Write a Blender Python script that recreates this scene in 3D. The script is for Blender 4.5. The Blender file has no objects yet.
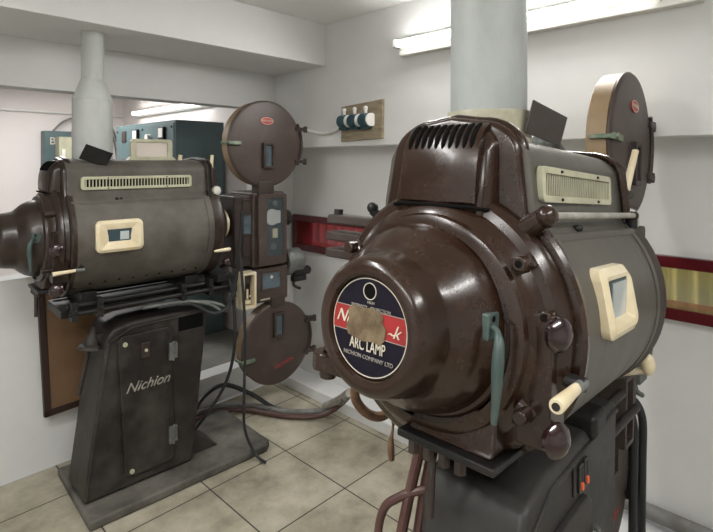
import bpy, bmesh, math, random
from mathutils import Matrix, Vector
random.seed(7)
PI = math.pi
SC = bpy.context.scene
COL = SC.collection
H = 1.5

# ------------------------------------------------------------------ camera
cd = bpy.data.cameras.new('camera'); cam = bpy.data.objects.new('camera', cd); COL.objects.link(cam)
cd.sensor_width = 36; cd.lens = 507 / 713 * 36
cd.shift_x = 3.5 / 713; cd.shift_y = -104 / 713
cd.clip_start = .02
cam.location = (0, 0, H)
ang = math.atan2(.6964, .7176)
cam.rotation_euler = (PI / 2, 0, ang - PI / 2)
SC.camera = cam

# ------------------------------------------------------------------ world, lights, exposure
w = bpy.data.worlds.new('world'); SC.world = w; w.use_nodes = True
w.node_tree.nodes['Background'].inputs[0].default_value = (.9, .95, 1, 1)
w.node_tree.nodes['Background'].inputs[1].default_value = .3
SC.view_settings.view_transform = 'Standard'; SC.view_settings.look = 'None'
SC.view_settings.gamma = 1; SC.view_settings.use_curve_mapping = False
SC.view_settings.exposure = 0.90

def area(name, loc, rot, sx, sy, power, col=(1, .985, .965)):
    l = bpy.data.lights.new(name, 'AREA'); l.shape = 'RECTANGLE'; l.size = sx; l.size_y = sy
    l.energy = power; l.color = col
    o = bpy.data.objects.new(name, l); COL.objects.link(o); o.location = loc; o.rotation_euler = rot
    return o
area('ceiling_lamp_light', (-.2, 1.15, 2.27), (0, 0, 0), 1.2, .12, 16)
area('ceiling_lamp_light', (-.9, .2, 2.27), (0, 0, 0), .12, 1.2, 16)
area('ceiling_lamp_light', (.55, -.7, 2.27), (0, 0, 0), 1.2, .12, 16)
area('side_room_lamp_light', (1.2, 4.4, 2.2), (0, 0, 0), .8, .8, 17)
area('wall_tube_light', (2.03, 1.06, 2.16), (0, math.radians(35), 0), .06, 1.2, 8)
area('hall_light', (3.0, 1.6, 2.2), (0, math.radians(20), 0), .6, 3.0, 34, (1, .9, .75))

# ------------------------------------------------------------------ helpers
class MB:
    def __init__(s): s.bm = bmesh.new()
    def box(s, c, d, M=None):
        r = bmesh.ops.create_cube(s.bm, size=1)
        bmesh.ops.scale(s.bm, vec=d, verts=r['verts'])
        bmesh.ops.translate(s.bm, vec=c, verts=r['verts'])
        if M: bmesh.ops.transform(s.bm, matrix=M, verts=r['verts'])
        return s
    def bx(s, x0, x1, y0, y1, z0, z1, M=None):
        return s.box(((x0+x1)/2, (y0+y1)/2, (z0+z1)/2), (abs(x1-x0), abs(y1-y0), abs(z1-z0)), M)
    def lathe(s, prof, o=(0, 0, 0), d=(1, 0, 0), n=48):
        """prof = (distance along d, radius)"""
        q = Vector((0, 0, 1)).rotation_difference(Vector(d).normalized()); o = Vector(o); rings = []
        for a, r in prof:
            if r < 1e-6: rings.append([s.bm.verts.new(o + q @ Vector((0, 0, a)))])
            else: rings.append([s.bm.verts.new(o + q @ Vector((r*math.cos(2*PI*i/n), r*math.sin(2*PI*i/n), a))) for i in range(n)])
        for A, B in zip(rings, rings[1:]):
            for i in range(n):
                j = (i+1) % n
                if len(A) == 1 and len(B) == 1: continue
                if len(A) == 1: s.bm.faces.new((A[0], B[i], B[j]))
                elif len(B) == 1: s.bm.faces.new((A[i], B[0], A[j]))
                else: s.bm.faces.new((A[i], B[i], B[j], A[j]))
        return s
    def cyl(s, p0, p1, r0, r1=None, n=24):
        r1 = r0 if r1 is None else r1
        p0 = Vector(p0); p1 = Vector(p1); L = (p1-p0).length
        return s.lathe([(0, 0), (0, r0), (L, r1), (L, 0)], p0, p1-p0, n)
    def ball(s, c, r, sc=(1, 1, 1), n=20):
        rr = bmesh.ops.create_uvsphere(s.bm, u_segments=n, v_segments=n//2+2, radius=r)
        bmesh.ops.scale(s.bm, vec=sc, verts=rr['verts']); bmesh.ops.translate(s.bm, vec=c, verts=rr['verts'])
        return s
    def tube(s, pts, r, n=10, smooth=6):
        P = [Vector(p) for p in pts]
        if smooth and len(P) > 2:
            Q = []
            for i in range(len(P)-1):
                a = P[max(i-1, 0)]; b = P[i]; c = P[i+1]; d = P[min(i+2, len(P)-1)]
                for k in range(smooth):
                    t = k/smooth
                    Q.append(.5*((2*b)+(-a+c)*t+(2*a-5*b+4*c-d)*t*t+(-a+3*b-3*c+d)*t**3))
            Q.append(P[-1]); P = Q
        rings = []; up = Vector((0, 0, 1)); N = len(P)
        T = (P[1]-P[0]).normalized(); u = T.cross(up)
        if u.length < .1: u = T.cross(Vector((1, 0, 0)))
        u.normalize()
        for i, p in enumerate(P):
            T = (P[min(i+1, N-1)]-P[max(i-1, 0)]).normalized()
            u = (u - T*u.dot(T)).normalized(); v = T.cross(u)
            rad = r(i/(N-1)) if callable(r) else r
            rings.append([s.bm.verts.new(p+rad*(u*math.cos(2*PI*k/n)+v*math.sin(2*PI*k/n))) for k in range(n)])
        for A, B in zip(rings, rings[1:]):
            for k in range(n):
                j = (k+1) % n; s.bm.faces.new((A[k], A[j], B[j], B[k]))
        s.bm.faces.new(rings[0]); s.bm.faces.new(rings[-1])
        return s
    def prism(s, pts, y0, y1, axis='y'):
        """outline in the plane normal to axis, extruded y0..y1"""
        f = {'y': lambda a, b, t: (a, t, b), 'x': lambda a, b, t: (t, a, b), 'z': lambda a, b, t: (a, b, t)}[axis]
        A = [s.bm.verts.new(f(a, b, y0)) for a, b in pts]; B = [s.bm.verts.new(f(a, b, y1)) for a, b in pts]
        n = len(pts)
        for i in range(n):
            j = (i+1) % n; s.bm.faces.new((A[i], A[j], B[j], B[i]))
        s.bm.faces.new(A); s.bm.faces.new(B)
        return s
    def loft(s, rings, cap0=True, cap1=True, closed=True):
        R = [[s.bm.verts.new(p) for p in r] for r in rings]; n = len(R[0])
        for A, B in zip(R, R[1:]):
            for i in range(n if closed else n-1):
                j = (i+1) % n; s.bm.faces.new((A[i], A[j], B[j], B[i]))
        if cap0: s.bm.faces.new(R[0])
        if cap1: s.bm.faces.new(R[-1])
        return s
    def ring(s, outer, inner, f0, f1):
        """frame between two outlines of same count; f0/f1 map (a,b) to front/back 3D points"""
        A = [s.bm.verts.new(f0(*p)) for p in outer]; B = [s.bm.verts.new(f0(*p)) for p in inner]
        C = [s.bm.verts.new(f1(*p)) for p in outer]; D = [s.bm.verts.new(f1(*p)) for p in inner]
        n = len(A)
        for i in range(n):
            j = (i+1) % n
            for q in ((A[i], A[j], B[j], B[i]), (A[i], C[i], C[j], A[j]), (B[i], B[j], D[j], D[i]), (C[i], D[i], D[j], C[j])):
                s.bm.faces.new(q)
        return s
    def build(s, name, m, parent=None, M=None, bevel=0, sharp=35, seg=2):
        bmesh.ops.recalc_face_normals(s.bm, faces=s.bm.faces)
        for f in s.bm.faces: f.smooth = True
        me = bpy.data.meshes.new(name); s.bm.to_mesh(me); s.bm.free()
        me.set_sharp_from_angle(angle=math.radians(sharp))
        me.materials.append(m)
        o = bpy.data.objects.new(name, me); COL.objects.link(o)
        if parent: o.parent = parent
        if M: o.matrix_local = M
        if bevel:
            b = o.modifiers.new('bevel', 'BEVEL'); b.width = bevel; b.segments = seg; b.limit_method = 'ANGLE'; b.angle_limit = math.radians(35)
            b.harden_normals = True
        return o

def rrect(x0, x1, z0, z1, r, n=6):
    pts = []
    for cx, cz, a in ((x1-r, z1-r, 0), (x0+r, z1-r, 90), (x0+r, z0+r, 180), (x1-r, z0+r, 270)):
        for k in range(n+1):
            t = math.radians(a+90*k/n); pts.append((cx+r*math.cos(t), cz+r*math.sin(t)))
    return pts
def tag(o, label, cat, group=None, kind=None):
    o['label'] = label; o['category'] = cat
    if group: o['group'] = group
    if kind: o['kind'] = kind
    return o
def empty(name, loc, rz=0):
    o = bpy.data.objects.new(name, None); COL.objects.link(o); o.location = loc; o.rotation_euler = (0, 0, rz)
    o.empty_display_size = .1
    return o
def st(o): o['kind'] = 'structure'; return o

def text(name, body, size, M, m, parent, depth=.0006, shear=0, align='CENTER'):
    c = bpy.data.curves.new(name, 'FONT'); c.body = body; c.size = size; c.align_x = align; c.align_y = 'CENTER'
    c.extrude = depth; c.shear = shear
    t = bpy.data.objects.new(name, c); COL.objects.link(t)
    dg = bpy.context.evaluated_depsgraph_get()
    me = bpy.data.meshes.new_from_object(t.evaluated_get(dg))
    bpy.data.objects.remove(t); bpy.data.curves.remove(c)
    me.materials.clear(); me.materials.append(m); me.name = name
    o = bpy.data.objects.new(name, me); COL.objects.link(o); o.parent = parent; o.matrix_local = M
    return o

# ------------------------------------------------------------------ materials
def mat(name, c1, c2=None, rough=.5, r2=None, metal=0, scale=6, detail=6, bump=0, bscale=60, coat=0, lo=.4, hi=.65, stretch=(1, 1, 1), emit=None, es=0, spec=.5):
    m = bpy.data.materials.new(name); m.use_nodes = True; nt = m.node_tree; N = nt.nodes; L = nt.links
    b = N['Principled BSDF']; b.inputs['Roughness'].default_value = rough; b.inputs['Metallic'].default_value = metal
    b.inputs['Coat Weight'].default_value = coat; b.inputs['Coat Roughness'].default_value = .12
    b.inputs['Specular IOR Level'].default_value = spec
    tc = N.new('ShaderNodeTexCoord'); mp = N.new('ShaderNodeMapping'); mp.inputs['Scale'].default_value = stretch
    L.new(tc.outputs['Object'], mp.inputs[0])
    if c2:
        nz = N.new('ShaderNodeTexNoise'); nz.inputs['Scale'].default_value = scale; nz.inputs['Detail'].default_value = detail
        nz.inputs['Roughness'].default_value = .65
        L.new(mp.outputs[0], nz.inputs[0])
        mr = N.new('ShaderNodeMapRange'); mr.inputs['From Min'].default_value = lo; mr.inputs['From Max'].default_value = hi
        L.new(nz.outputs[0], mr.inputs[0])
        mx = N.new('ShaderNodeMix'); mx.data_type = 'RGBA'; mx.inputs[6].default_value = (*c1, 1); mx.inputs[7].default_value = (*c2, 1)
        L.new(mr.outputs[0], mx.inputs[0]); L.new(mx.outputs[2], b.inputs['Base Color'])
        if r2 is not None:
            m2 = N.new('ShaderNodeMapRange'); m2.inputs['To Min'].default_value = rough; m2.inputs['To Max'].default_value = r2
            L.new(mr.outputs[0], m2.inputs[0]); L.new(m2.outputs[0], b.inputs['Roughness'])
    else: b.inputs['Base Color'].default_value = (*c1, 1)
    if bump:
        n2 = N.new('ShaderNodeTexNoise'); n2.inputs['Scale'].default_value = bscale; n2.inputs['Detail'].default_value = 4
        L.new(mp.outputs[0], n2.inputs[0])
        bp = N.new('ShaderNodeBump'); bp.inputs['Strength'].default_value = bump; bp.inputs['Distance'].default_value = .003
        L.new(n2.outputs[0], bp.inputs['Height']); L.new(bp.outputs[0], b.inputs['Normal'])
    if emit: b.inputs['Emission Color'].default_value = (*emit, 1); b.inputs['Emission Strength'].default_value = es
    return m
def glass(name, col, alpha=.25):
    m = mat(name, col, rough=.06); b = m.node_tree.nodes['Principled BSDF']; b.inputs['Alpha'].default_value = alpha
    return m
WALL = mat('wall_paint', (.71, .715, .71), (.745, .75, .745), rough=.55, scale=2.5, bump=.08, bscale=25)
CEIL = mat('ceiling_paint', (.76, .76, .74), rough=.7)
WALL2 = mat('side_room_paint', (.80, .74, .72), (.76, .71, .69), rough=.6, scale=2)
BROWN = mat('gloss_brown_enamel', (.021, .0098, .0056), (.031, .0155, .0095), rough=.2, r2=.32, scale=7, coat=.15, bump=.012, bscale=12, spec=.42)
BROWNM = mat('worn_brown_enamel', (.030, .020, .017), (.052, .040, .034), rough=.38, r2=.6, scale=9, bump=.04, spec=.4)
BARR = mat('dusty_grey_brown_barrel', (.088, .081, .068), (.115, .106, .090), rough=.38, r2=.5, metal=.35, scale=4, stretch=(3, 1, 1), bump=.03)
BARL = mat('dusty_barrel_left', (.068, .058, .048), (.125, .115, .097), rough=.55, r2=.75, metal=.1, scale=5, bump=.05)
BRL = mat('dull_brown_casting', (.018, .0098, .007), (.038, .026, .019), rough=.28, r2=.5, scale=8, coat=.1, spec=.4)
PED = mat('pedestal_dusty_brown', (.017, .013, .012), (.062, .056, .048), rough=.42, r2=.7, scale=5, bump=.08, spec=.35, lo=.42, hi=.75)
PEDR = mat('pedestal_dark_grey', (.020, .019, .0175), (.036, .034, .031), rough=.42, r2=.6, spec=.4, scale=8, bump=.05)
BASE = mat('base_dusty', (.036, .033, .029), (.16, .15, .13), rough=.65, spec=.3, scale=4, bump=.1, lo=.35)
MAG = mat('magazine_brown', (.055, .037, .031), (.092, .071, .061), rough=.45, r2=.6, scale=7, bump=.04, lo=.5, hi=.8)
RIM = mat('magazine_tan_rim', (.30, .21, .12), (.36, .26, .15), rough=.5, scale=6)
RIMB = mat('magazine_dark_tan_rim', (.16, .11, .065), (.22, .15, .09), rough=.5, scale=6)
DARK = mat('black_metal', (.008, .008, .008), (.02, .018, .017), rough=.45, scale=12, spec=.35)
BLACK = mat('black_void', (.004, .004, .004), rough=.9, spec=.1)
RUB = mat('black_rubber', (.018, .02, .022), rough=.5)
GREYC = mat('grey_cable', (.20, .20, .19), (.12, .11, .10), rough=.6, scale=15)
STEEL = mat('dull_steel', (.42, .40, .36), (.25, .24, .21), rough=.42, metal=.3, scale=18)
STEELD = mat('oxidised_steel', (.16, .17, .16), (.09, .09, .085), rough=.5, metal=.25, scale=18)
CREAM = mat('cream_bakelite', (.74, .66, .48), (.64, .54, .35), rough=.38, scale=10, coat=.15)
CREAMP = mat('cream_paint_grille', (.47, .46, .33), (.36, .35, .25), rough=.5, scale=12)
GREENM = mat('green_grey_painted_metal', (.045, .072, .068), (.075, .10, .09), rough=.45, scale=14)
VERD = mat('verdigris_latch', (.10, .17, .12), (.28, .30, .22), rough=.5, metal=.4, scale=40)
KNOB = mat('dark_red_bakelite', (.014, .004, .006), (.024, .007, .008), rough=.15, coat=.6, scale=10)
REDP = mat('red_paint', (.45, .05, .045), (.32, .03, .03), rough=.45, scale=20)
REDF = mat('dark_red_gloss_wood', (.11, .008, .012), (.08, .006, .010), rough=.25, coat=.3)
TEAL = mat('teal_enamel', (.08, .125, .132), (.095, .145, .15), rough=.45, scale=5)
TEALD = mat('teal_dark_bakelite', (.02, .055, .075), (.04, .10, .12), rough=.3, scale=20)
WHITE = mat('white_plastic', (.75, .74, .70), rough=.4)
WHITEM = mat('white_enamel', (.72, .72, .70), (.62, .61, .57), rough=.4, scale=5)
DUCT = mat('painted_duct', (.50, .52, .51), (.42, .44, .42), rough=.5, scale=9, bump=.05, stretch=(1, 1, .5))
DUCTR = mat('grey_painted_duct', (.36, .385, .375), (.29, .31, .295), rough=.5, scale=9, bump=.05, stretch=(1, 1, .5))
DUCTC = mat('yellowed_duct_collar', (.42, .40, .30), (.30, .28, .19), rough=.4, scale=14)
NAVY = mat('navy_label', (.008, .006, .014), (.018, .015, .024), rough=.5, scale=40, lo=.55, hi=.8, spec=.2)
REDL = mat('red_label', (.34, .02, .02), (.26, .02, .02), rough=.45, scale=20)
LCREAM = mat('label_cream_ink', (.60, .55, .45), rough=.5)
LGREY = mat('label_worn_ink', (.28, .26, .23), rough=.5)
TORN = mat('torn_brown_paper', (.09, .06, .03), (.20, .15, .085), rough=.75, scale=25, bump=.3, bscale=90)
BOARD = mat('brown_board', (.16, .09, .045), (.20, .115, .06), rough=.6, scale=3, stretch=(1, 1, .3))
BOARDF = mat('dark_board_frame', (.035, .018, .014), rough=.5)
WOOD = mat('weathered_plywood', (.34, .28, .19), (.20, .16, .11), rough=.75, scale=8, stretch=(1, 1, 5), bump=.15)
BLUEG = mat('blue_grey_glass', (.10, .14, .17), (.05, .06, .07), rough=.08, scale=12)
PORTG = mat('observation_glass', (.45, .50, .50), rough=.15)
PORTD = mat('dark_observation_glass', (.05, .075, .09), rough=.1)
PINKW = mat('pinkish_white_glass', (.60, .54, .48), rough=.3)
TUBE = mat('lit_tube', (1, 1, 1), emit=(1, .98, .94), es=6)
ROPE = mat('brown_fabric_cord', (.19, .11, .06), (.12, .065, .035), rough=.9, scale=60, bump=.3, bscale=200)
REDB = mat('red_brown_conduit', (.07, .03, .026), (.10, .05, .04), rough=.45, scale=12)
ORANGE = mat('orange_rocker', (.75, .13, .05), rough=.4)
REDC = mat('red_curtain', (.26, .004, .010), rough=.8)
YELC = mat('yellow_green_curtain', (.42, .40, .14), (.36, .34, .11), rough=.8)
PALEG = glass('clear_glass', (.5, .6, .65), .16)
SMOKE = glass('smoky_glass', (.12, .16, .17), .22)

def floor_mat():
    m = bpy.data.materials.new('stone_tile'); m.use_nodes = True; nt = m.node_tree; N = nt.nodes; L = nt.links; b = N['Principled BSDF']
    tc = N.new('ShaderNodeTexCoord'); mp = N.new('ShaderNodeMapping'); L.new(tc.outputs['Object'], mp.inputs[0])
    S = .435; mp.inputs['Location'].default_value = (-1.646 + 8*S, -1.65 + 8*S, 0)
    br = N.new('ShaderNodeTexBrick'); br.offset = 0; br.inputs['Scale'].default_value = 1
    br.inputs['Brick Width'].default_value = S; br.inputs['Row Height'].default_value = S; br.inputs['Mortar Size'].default_value = .0035
    br.inputs['Mortar Smooth'].default_value = .2
    L.new(mp.outputs[0], br.inputs[0])
    nz = N.new('ShaderNodeTexNoise'); nz.inputs['Scale'].default_value = 3.2; nz.inputs['Detail'].default_value = 8; nz.inputs['Roughness'].default_value = .68
    L.new(tc.outputs['Object'], nz.inputs[0])
    cr = N.new('ShaderNodeValToRGB'); e = cr.color_ramp.elements
    e[0].position = .32; e[0].color = (.21, .19, .14, 1); e[1].position = .66; e[1].color = (.52, .485, .39, 1)
    x = e.new(.5); x.color = (.38, .35, .265, 1)
    L.new(nz.outputs[0], cr.inputs[0])
    L.new(cr.outputs[0], br.inputs['Color1']); L.new(cr.outputs[0], br.inputs['Color2']); br.inputs['Mortar'].default_value = (.035, .032, .028, 1)
    L.new(br.outputs[0], b.inputs['Base Color']); b.inputs['Roughness'].default_value = .55
    bp = N.new('ShaderNodeBump'); bp.inputs['Strength'].default_value = .25; bp.inputs['Distance'].default_value = .004
    L.new(nz.outputs[0], bp.inputs['Height']); L.new(bp.outputs[0], b.inputs['Normal'])
    return m
FLOOR = floor_mat()
PLAT = mat('grey_platform', (.17, .17, .155), (.22, .215, .19), rough=.7, scale=6)

# ------------------------------------------------------------------ room shell
XF, XR, YL, ZC, ZL = 2.12, 2.28, 2.80, 2.345, 1.593
st(MB().bx(-1.8, 2.5, -2.0, 2.8, -.1, 0).build('floor', FLOOR))
st(MB().bx(-1.8, 2.5, -2.0, 2.8, ZC, ZC+.1).build('ceiling', CEIL))
st(MB().bx(XF, 2.5, -2.0, YL, ZL, ZC).build('wall_front_upper', WALL, bevel=.004))
# lower front wall with two ports
P1, P2, PZ0, PZ1 = (1.72, 2.765), (-.25, .98), .905, 1.125
m = MB(); m.bx(XR, 2.42, -2, YL, 0, PZ0); m.bx(XR, 2.42, -2, YL, PZ1, ZL)
m.bx(XR, 2.42, P1[1], YL, PZ0, PZ1); m.bx(XR, 2.42, P2[1], P1[0], PZ0, PZ1); m.bx(XR, 2.42, -2, P2[0], PZ0, PZ1)
st(m.build('wall_front', WALL))
st(MB().bx(XF, XR, -2.0, YL, 0, .07).build('trim_1', WALL, bevel=.006))
for i, (y0, y1) in enumerate((P1, P2)):
    t = .045
    def fr(g, x0, x1):
        a = MB()
        a.bx(x0, x1, y0-g, y1+g, PZ1-t+g, PZ1+g); a.bx(x0, x1, y0-g, y1+g, PZ0-g, PZ0+t-g)
        a.bx(x0, x1, y0-g, y0+t-g, PZ0+t-g, PZ1-t+g); a.bx(x0, x1, y1-t+g, y1+g, PZ0+t-g, PZ1-t+g)
        return a
    root = st(fr(.012, XR-.03, XR+.0).build('window_%d' % (i+1), REDF, bevel=.004))
    m = MB(); q = .028
    m.bx(XR, 2.41, y0, y1, PZ1-q, PZ1); m.bx(XR, 2.41, y0, y1, PZ0, PZ0+q); m.bx(XR, 2.41, y0, y0+q, PZ0, PZ1); m.bx(XR, 2.41, y1-q, y1, PZ0, PZ1)
    m.build('window_frame', REDF, root)
    MB().bx(2.395, 2.40, y0+q, y1-q, PZ0+q, PZ1-q).build('glass_pane', PALEG, root)
# beam along the left wall and left wall
st(MB().bx(-1.8, XF, 2.292, YL, 2.09, ZC).build('trim_2', WALL, bevel=.004))
m = MB()
m.bx(-1.8, 2.42, YL, YL+.12, 1.855, 2.4)             # header
m.bx(1.97, 2.42, YL, YL+.12, 0, 1.855)               # right jamb
m.bx(-1.8, 1.05, YL, YL+.12, 0, .95)                 # low wall under the opening
m.bx(1.05, 1.97, YL, YL+.12, 0, .18)                 # step
st(m.build('wall_left', WALL, bevel=.003))
st(MB().bx(-1.9, -1.8, -2, 2.92, 0, 2.4).build('wall_back', WALL))
st(MB().bx(-1.9, 2.5, -2.1, -2, 0, 2.4).build('wall_right', WALL))
# side room beyond the opening
st(MB().bx(-1.8, 2.42, YL+.12, 5.6, .0, .18).build('floor_side_room', PLAT))
st(MB().bx(-1.9, 2.42, 5.6, 5.7, .0, 2.35).build('wall_side_room_far', WALL2))
st(MB().bx(2.2, 2.42, YL+.12, 5.6, .18, 2.35).build('wall_side_room_front', WALL2))
st(MB().bx(-1.9, -1.8, 2.92, 5.6, 0, 2.35).build('wall_side_room_back', WALL2))
st(MB().bx(-1.9, 2.42, YL+.12, 5.7, 2.35, 2.45).build('ceiling_side_room', CEIL))

# auditorium curtains seen through the ports
def curtain(x, y0, y1, z0, z1, m, name, label, amp=.03, per=.12):
    n = int((y1-y0)/per*10); f = []; b = []
    for i in range(n+1):
        y = y0+(y1-y0)*i/n; f.append((x+amp*math.sin(2*PI*(y-y0)/per), y))
    pts = f + [(a+.008, c) for a, c in reversed(f)]
    a = MB().prism(pts, z0, z1, 'z')
    return tag(a.build(name, m), label, 'curtain')
curtain(3.3, 1.25, 5.0, .0, 2.3, REDC, 'stage_curtain', 'red curtain seen through the left wall port')
curtain(3.3, -2.2, 1.2, .0, 2.3, YELC, 'hall_curtain', 'yellow green pleated curtain seen through the right wall port', per=.1)
st(MB().bx(2.42, 3.6, -2.3, 5.1, -.1, 0).build('floor_hall', PLAT))
st(MB().bx(2.42, 3.6, -2.3, 5.1, 2.35, 2.45).build('ceiling_hall', CEIL))
m = MB(); m.bx(3.6, 3.7, -2.3, 5.1, 0, 2.4); m.bx(2.42, 3.6, -2.4, -2.3, 0, 2.4); m.bx(2.42, 3.6, 5.1, 5.2, 0, 2.4)
st(m.build('wall_hall', WALL2))

# ------------------------------------------------------------------ lights fittings
def batten(name, c, L, axis, out, label, lit=True):
    """c = middle of the back plate; out = direction the fitting sticks out"""
    o = empty(name, c); tag(o, label, 'light')
    ax = Vector(axis); ou = Vector(out); si = ax.cross(ou)
    M = Matrix((ax, ou, si)).transposed().to_4x4()
    b = MB(); b.prism([(0, -.035), (.03, -.035), (.045, -.02), (.045, .02), (.03, .035), (0, .035)], -L/2, L/2, 'x')
    b.build('housing', WHITEM, o, M, bevel=.002)
    e = MB()
    for sx in (-1, 1): e.bx(sx*(L/2)-.012, sx*(L/2)+.012, .0, .085, -.02, .02)
    e.build('tube_holder', WHITE, o, M, bevel=.004)
    MB().cyl((-L/2+.01, .07, 0), (L/2-.01, .07, 0), .014).build('tube', TUBE, o, M)
    return o
f = batten('fluorescent_batten', (XF, 1.08, 2.115), 1.2, (0, 1, 0), (-1, 0, 0), 'white fluorescent batten on the front wall above the right projector')
# deep shelf trunking under the wall tube
MB().bx(XF-.045, XF, .35, 1.68, 2.055, 2.077).build('trunking', WHITEM, f, Matrix.Translation((-XF, -1.08, -2.115)), bevel=.002)
batten('fluorescent_batten', (2.2, 4.45, 1.99), 1.45, (0, 1, 0), (-1, 0, 0), 'lit fluorescent batten above the teal cabinet in the side room')
batten('fluorescent_batten', (-.2, 1.15, ZC), 1.2, (1, 0, 0), (0, 0, -1), 'ceiling fluorescent batten nearest the left wall beam')
batten('fluorescent_batten', (-.9, .2, ZC), 1.2, (0, 1, 0), (0, 0, -1), 'ceiling fluorescent batten behind the viewer')
batten('fluorescent_batten', (.55, -.7, ZC), 1.2, (1, 0, 0), (0, 0, -1), 'ceiling fluorescent batten on the right side of the room')

# ------------------------------------------------------------------ projector
def hood_outline(w, zb, zt, r, wt=None, n=10):
    """open bottom hood cross-section (y,z) from +y base over the top to -y base"""
    wt = wt or w*.93
    pts = [(w, zb), (w*.985, zb+(zt-r-zb)*.5)]
    for k in range(n+1):
        t = PI/2*k/n; pts.append((wt-r+r*math.cos(t), zt-r*.8+r*.8*math.sin(t)))
    # crowned top
    pts.append((0, zt+.008))
    return pts + [(-a, b) for a, b in reversed(pts[:-1])]

def projector(loc, yaw, oz, pitch, S):
    left = S['left']
    root = empty('film_projector', loc, yaw)
    tag(root, S['label'], 'film projector', 'old film projectors')
    Mh = Matrix.Translation((0, 0, oz)) @ Matrix.Rotation(pitch, 4, 'Y')
    R = .245; L = S['len']; BR = BRL if left else BROWN; BA = BARL if left else BARR; kz = S['kz']
    # ---- barrel shell (root of the lamphouse sub-parts)
    m = MB(); m.lathe([(0, R-.02), (0, R), (L, R), (L, R-.02)], n=72)
    bar = m.build('barrel', BA, root, Mh)
    # row of air holes low on the near side
    h = MB()
    for i in range(9):
        x = .08+(L-.14)*i/8; a = math.radians(-48)
        d = Vector((0, -math.cos(a), math.sin(a)))
        h.cyl(Vector((x, 0, 0))+d*(R-.002), Vector((x, 0, 0))+d*(R+.0012), .006, n=12)
    h.build('air_hole', BLACK, bar)
    s = MB()
    for x in (.004, L-.03):
        s.lathe([(x, R), (x, R+.003), (x+.024, R+.003), (x+.024, R)], n=72)
    s.build('end_band', BA, bar)
    # ---- hood on the barrel
    hw = .15; oc = hood_outline(hw+.012, .165, S['top'], .07)
    m = MB(); m.loft([[(x, y, z) for y, z in oc] for x in (-.005, L*.33, L*.66, L+.01)])
    hood = m.build('hood', BA, root, Mh, sharp=50)
    m = MB()
    for sy in (-1, 1):
        m.bx(0, L, sy*.158, sy*.192, .152, .166)
    m.build('hood_flange', BA, hood, bevel=.002)
    # end ribs over hood front (double dark bead)
    for x, g, mm in ((L+.004, .006, BR), (L+.016, .001, DARK), (L+.028, .006, BR)):
        o2 = [(y*(1+g/.15), z+g if z > .2 else z) for y, z in oc]
        MB().tube([(x, y, z) for y, z in o2], .007, n=8, smooth=0).build('bead', mm, hood)
    # ---- grille
    gx0, gx1, gz0, gz1 = S['grille']
    def gy(z): # y of the hood side at height z (near side is -y)
        return -(hw+.011) + max(0, (z-.19))*.05
    out = rrect(gx0, gx1, gz0, gz1, .012); inn = rrect(gx0+.014, gx1-.014, gz0+.012, gz1-.012, .003)
    g = MB().ring(out, inn, lambda a, b: (a, gy(b)-.008, b), lambda a, b: (a, gy(b)+.004, b)).build('vent_grille', CREAMP, hood, bevel=.0012)
    MB().bx(gx0+.012, gx1-.012, gy(.25)-.001, gy(.25)+.002, gz0+.01, gz1-.01).build('vent_shadow_box', BLACK, g)
    n = 34; m = MB()
    for i in range(n):
        x = gx0+.02+(gx1-gx0-.04)*i/(n-1)
        dw = (gx1-gx0-.04)/(n-1)*.18
        m.bx(x-dw, x+dw, gy(.25)-.0035, gy(.25)-.001, gz0+.011, gz1-.011)
    m.build('slat', CREAMP, g)
    m = MB()
    for x in (gx0+(gx1-gx0)*.22, gx0+(gx1-gx0)*.75):
        for z in (gz0+.006, gz1-.006): m.ball((x, gy(z)-.009, z), .003)
    m.build('screw', DARK, g)
    # ---- observation window on the barrel side
    wx0, wx1, wz0, wz1 = S['win']
    def sf(off):
        def f(a, b):
            rr = R+off; return (a, -math.sqrt(max(rr*rr-b*b, 0)), b)
        return f
    wf = MB()
    o1 = rrect(wx0, wx1, wz0, wz1, .022, 8); o2 = rrect(wx0+.012, wx1-.012, wz0+.012, wz1-.012, .015, 8)
    o3 = rrect(wx0+.022, wx1-.022, wz0+.019, wz1-.019, .008, 8); o4 = rrect(wx0+S['wi'][0], wx1-S['wi'][0], wz0+S['wi'][1], wz1-S['wi'][1], .004, 8)
    rings = [[sf(-.004)(a, b) for a, b in o1], [sf(.014)(a, b) for a, b in o1], [sf(.020)(a, b) for a, b in o2], [sf(.018)(a, b) for a, b in o3], [sf(.003)(a, b) for a, b in o4], [sf(-.01)(a, b) for a, b in o4]]
    wf.loft(rings, cap0=False, cap1=False)
    wfo = wf.build('observation_window', CREAM, bar, sharp=30)
    mid = (wx0+wx1)/2
    yb = -math.sqrt(R*R-.03**2)-.0035
    MB().bx(wx0+.02, wx1-.02, yb, yb+.003, wz0+.02, wz1-.02).build('dark_pane', PORTD, wfo)
    if left: MB().bx(mid+.001, wx1-.058, yb-.002, yb, wz0+.048, wz1-.048).build('pale_pane', PORTG, wfo)
    else: MB().bx(mid-.028, wx1-.03, yb-.002, yb, wz0+.026, wz1-.026).build('pale_pane', PORTG, wfo)
    # ---- rear casting
    prof = [(.012, R-.02), (.012, R+.004), (-.004, R+.006), (-.010, R+.0), (-.012, R-.012), (-.028, R-.018), (-.030, R-.012), (-.033, R-.008), (-.044, R-.012), (-.052, R-.020),
            (-.056, R-.034), (-.064, R-.038), (-.072, R-.046), (-.078, R-.056), (-.086, R-.060), (-.089, R-.068), (-.09, R-.080)]
    m = MB(); m.lathe(prof, n=72)
    rc = m.build('rear_casting', BR, root, Mh, sharp=28)
    m = MB()   # lugs and bosses round the rim
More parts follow.
